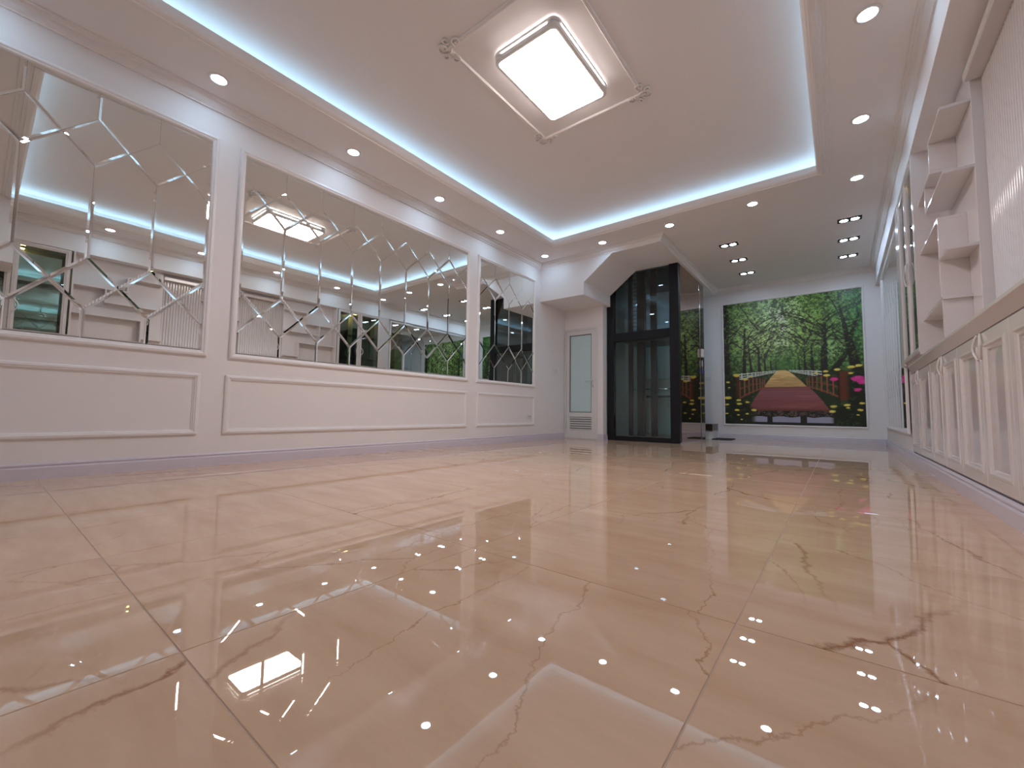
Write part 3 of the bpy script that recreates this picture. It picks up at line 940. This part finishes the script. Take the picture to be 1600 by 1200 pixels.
    lay(bank * S(0.55, 0.7, leaf) * 0.8, (44, 66, 32))
    def bloom(x, y, a, b, col):
        d = np.hypot((u - x) / a, (v - y) / b) + (fine - 0.5) * 0.5
        lay(S(1.0, 0.7, d), col)
        lay(S(0.55, 0.2, np.hypot((u - x) / a, (v - y + b * 0.2) / b)) * 0.5, tuple(min(255, c + 30) for c in col))
    for x, y, a in ((0.03, 0.655, 0.022), (0.10, 0.60, 0.035), (0.17, 0.635, 0.026), (0.21, 0.615, 0.018), (0.03, 0.785, 0.036), (0.115, 0.805, 0.022), (0.12, 0.835, 0.026),
                    (0.185, 0.822, 0.022), (0.10, 0.885, 0.024), (0.235, 0.885, 0.024), (0.02, 0.84, 0.02), (0.18, 0.915, 0.016), (0.11, 0.925, 0.015), (0.015, 0.915, 0.014), (0.135, 0.962, 0.012), (0.04, 0.70, 0.012),
                    (0.69, 0.605, 0.018), (0.755, 0.595, 0.022), (0.76, 0.625, 0.026), (0.83, 0.585, 0.026), (0.92, 0.57, 0.030), (0.965, 0.562, 0.028), (0.915, 0.615, 0.02),
                    (0.80, 0.855, 0.026), (0.79, 0.892, 0.028), (0.885, 0.845, 0.024), (0.89, 0.865, 0.016), (0.965, 0.88, 0.024), (0.98, 0.832, 0.022), (0.95, 0.915, 0.014)):
        bloom(x, y, a, a * 0.42, (206, 172, 74))
    for x, y, a in ((0.96, 0.655, 0.05), (0.985, 0.68, 0.04), (0.81, 0.655, 0.03), (0.955, 0.735, 0.03)):
        bloom(x, y, a, a * 0.5, (184, 44, 116))
    return np.clip(C, 0, 1)

NX, NY = 380, 420
art = paint(NX - 1, NY - 1)                                   # one colour per cell
lin = np.where(art <= 0.04045, art / 12.92, ((art + 0.055) / 1.055) ** 2.4)
lin = np.clip(lin * 1.85, 0, 0.92)
gx = np.linspace(MX0, MX1, NX)
gz = np.linspace(MZ1, MZ0, NY)
org = world_org(mu)
X_, Z_ = np.meshgrid(gx, gz)
co = np.stack([X_ - org.x, np.full_like(X_, YB - 0.006) - org.y, Z_ - org.z], -1).reshape(-1, 3)
idx = np.arange(NX * NY).reshape(NY, NX)
quads = np.stack([idx[1:, :-1], idx[1:, 1:], idx[:-1, 1:], idx[:-1, :-1]], -1).reshape(-1, 4)
me = bpy.data.meshes.new('print')
me.vertices.add(NX * NY)
me.vertices.foreach_set('co', co.ravel())
nq = len(quads)
me.loops.add(nq * 4)
me.loops.foreach_set('vertex_index', quads.ravel().astype(np.int32))
me.polygons.add(nq)
me.polygons.foreach_set('loop_start', np.arange(0, nq * 4, 4, dtype=np.int32))
me.update(calc_edges=True)
ca = me.color_attributes.new('Col', 'FLOAT_COLOR', 'CORNER')
full = np.ones((nq, 4, 4), np.float32)
full[:, :, :3] = lin.reshape(-1, 1, 3)
ca.data.foreach_set('color', full.ravel())
me.materials.append(M['print'])
link('print', me, mu, org)

# ------------------------------------------------------------------ right wall: tall units
def bow(name, y, s, z0, z1, x, parent, depth=0.052):
    """curved pull: an arc bowing along the wall away from the meeting stile"""
    pts = []
    for k in range(11):
        f = k / 10
        pts.append((x - 0.008 * math.sin(math.pi * f) - 0.005, y + s * depth * math.sin(math.pi * f), z0 + (z1 - z0) * f))
    return tube(name, pts, 0.0055, 'trim', parent, seg=6)

def display_cabinet(ya, sgn, label):
    """glazed cabinet; ya is the edge beside the shelves, sgn points away from them"""
    Yf = lambda d: ya + sgn * d
    t = empty('display_cabinet', (0.63, Yf(0.66), 0.99), label, 'cabinet', 'glazed display cabinets in the right wall')
    def bx(nm, x0, x1, d0, d1, z0, z1, mat, par, bevel=0.0):
        a, b = sorted((Yf(d0), Yf(d1)))
        return box(nm, x0, x1, a, b, z0, z1, mat, par, bevel)
    bx('back_mirror', 0.742, 0.755, 0.0, 1.06, 1.0, 2.66, 'teal', t)
    bx('base', 0.545, 0.742, 0.0, 1.06, 0.985, 1.01, 'lacquer', t)
    bx('side', 0.525, 0.742, 1.04, 1.06, 1.01, 2.66, 'lacquer', t)
    bx('pilaster', XF + 0.004, 0.757, 1.06, 1.30, 0.983, 2.66, 'lacquer', t)
    for z in (1.62, 2.12):
        bx('glass_shelf', 0.56, 0.742, 0.005, 1.04, z, z + 0.008, 'shelfglass', t)
    lm = bx('lamp', 0.60, 0.66, 0.42, 0.50, 2.63, 2.66, 'alu', t)
    bx('lamp_lens', 0.605, 0.655, 0.425, 0.495, 2.622, 2.631, 'warm_glow', lm)
    for d0, d1, hs in ((0.0, 0.53, -1), (0.53, 1.06, 1)):
        dr = frame('door', (XF + 0.03, 0, 0), (0, 1, 0), (0, 0, 1), (-1, 0, 0), *sorted((Yf(d0 + 0.002), Yf(d1 - 0.002))), 1.0, 2.655,
                   [(0, 0), (0, 0.022), (0.006, 0.028), (0.032, 0.028), (0.038, 0.022), (0.050, 0.020), (0.055, 0.012), (0.055, 0)], 'lacquer', t)
        bx('glass_pane', XF + 0.018, XF + 0.023, d0 + 0.055, d1 - 0.055, 1.055, 2.60, 'cabglass', dr)
        bow('handle', Yf(0.53 + hs * 0.03), sgn * hs, 1.68, 1.88, XF + 0.004, dr)
    return t
display_cabinet(4.74, 1, 'glazed display cabinet with warm lamp, between the zigzag shelves and the tall mirror')
display_cabinet(0.72, -1, 'glazed display cabinet nearest the camera, seen in the mirror at the left edge')

def shelf_unit(ya, sgn, label):
    """white zigzag shelves; d runs from the cabinet side panel towards the fluted panel"""
    t = empty('shelf_unit', (0.65, ya + sgn * 0.5, 0.973), label, 'shelf', 'white zigzag shelves beside the fluted panel')
    def bx(nm, x0, x1, d0, d1, z0, z1, mat='lacquer'):
        a, b = sorted((ya + sgn * d0, ya + sgn * d1))
        return box(nm, x0, x1, a, b, z0, z1, mat, t, bevel=0.0015)
    T, X0 = 0.020, 0.552
    XS = 0.69
    bx('back_panel', XS, 0.757, 0.022, 1.045, 0.973, 2.66)
    bx('side_panel', XF + 0.002, 0.757, 0.0, 0.022, 0.973, 2.66)
    for d0, d1, z in ((0.59, 1.045, 2.42), (0.022, 0.61, 2.20), (0.35, 1.045, 2.00), (0.022, 0.79, 1.79), (0.79, 1.045, 1.51), (0.022, 0.84, 1.24)):
        bx('shelf', X0, XS, d0, d1, z, z + T)
    for d, z0, z1 in ((0.59, 2.20 + T, 2.42), (0.35, 2.00 + T, 2.20), (0.77, 1.24 + T, 1.79), (0.80, 0.973, 1.24)):
        bx('upright', X0, XS, d, d + T, z0, z1)
    return t
shelf_unit(4.72, -1, 'white zigzag shelves between the fluted panel and the far display cabinet')
shelf_unit(0.74, 1, 'white zigzag shelves nearest the camera, seen in the mirrors')

fl = empty('fluted_panel', (XN, 2.73, 0.973), 'white fluted wall panel of upright half-round slats between the shelves', 'wall panel')
FA, FB, NS = 1.786, 3.674, 50
box('backing', XN, 0.757, FA, FB, 0.973, 2.66, 'flute', fl)
pitch = (FB - FA) / NS
seg = 6
vs, fs = [], []
for z in (0.0, 1.565):
    for s in range(seg + 1):
        a = math.pi * s / seg
        vs.append((-0.015 * math.sin(a), 0.0138 * math.cos(a), z))
n = seg + 1
fs = [(s, s + 1, n + s + 1, n + s) for s in range(seg)] + [tuple(range(n)), tuple(range(2 * n - 1, n - 1, -1)), (0, n, 2 * n - 1, n - 1)]
sm = bpy.data.meshes.new('slat')
sm.from_pydata(vs, [], fs)
sm.materials.append(M['flute'])
for p in sm.polygons:
    p.use_smooth = len(p.vertices) == 4 and p.index < seg
for k in range(NS):
    link('slat', sm, fl, (XN, FA + (k + 0.5) * pitch, 0.975))
box('top_rail', 0.66, XN, FA, FB, 2.545, 2.60, 'lacquer', fl, bevel=0.006)

# worktop with sloping underside
ct = sweep('worktop', [(0.755, 4.72), (0.755, 0.74)], [(0.0, 0.905), (0.175, 0.905), (0.218, 0.948), (0.222, 0.952), (0.222, 0.968), (0.216, 0.972), (0.0, 0.972)], 'lacquer')
tag(ct, 'long white worktop over the right wall cabinets, below the fluted panel', 'worktop')
for a, b, w in ((5.80, 4.722, 'far'), (0.738, -0.34, 'near')):
    o = sweep('worktop', [(0.755, a), (0.755, b)], [(0.0, 0.905), (0.175, 0.905), (0.208, 0.962), (0.208, 0.982), (0.0, 0.982)], 'lacquer')
    tag(o, 'short white worktop under the %s display cabinet' % w, 'worktop')

# base cabinets
def base_cabinet(y0, y1, ym, label):
    t = empty('base_cabinet', (0.67, (y0 + y1) / 2, 0.1), label, 'cabinet', 'white base cabinets along the right wall')
    box('carcass', 0.600, 0.755, y0, y1, 0.0, 0.904, 'lacquer', t)
    for a, b, s in ((y0 + 0.002, ym - 0.0015, -1), (ym + 0.0015, y1 - 0.002, 1)):
        d = frame('door', (0.600, 0, 0), (0, 1, 0), (0, 0, 1), (-1, 0, 0), a, b, 0.112, 0.900,
                  [(0, 0), (0, 0.016), (0.005, 0.021), (0.060, 0.021), (0.064, 0.025), (0.076, 0.026), (0.084, 0.018), (0.094, 0.014), (0.098, 0.003), (0.098, 0)], 'lacquer', t)
        box('panel', 0.594, 0.600, a + 0.097, b - 0.097, 0.17, 0.842, 'panel', d)
        bow('handle', ym + s * 0.030, s, 0.765, 0.895, 0.580, d, depth=0.045)
    return t
base_cabinet(4.745, 6.03, 5.40, 'white two-door base cabinet under the far display cabinet')
base_cabinet(3.735, 4.745, 4.245, 'white two-door base cabinet below the zigzag shelves in view')
base_cabinet(2.72, 3.735, 3.20, 'white two-door base cabinet at the right edge of the photo, below the fluted panel')
base_cabinet(1.705, 2.72, 2.24, 'white two-door base cabinet cut off by the right edge of the photo')
base_cabinet(0.695, 1.705, 1.195, 'white two-door base cabinet beside the camera, below the near shelves')
base_cabinet(-0.59, 0.695, 0.04, 'white two-door base cabinet behind the camera, below the near display cabinet')
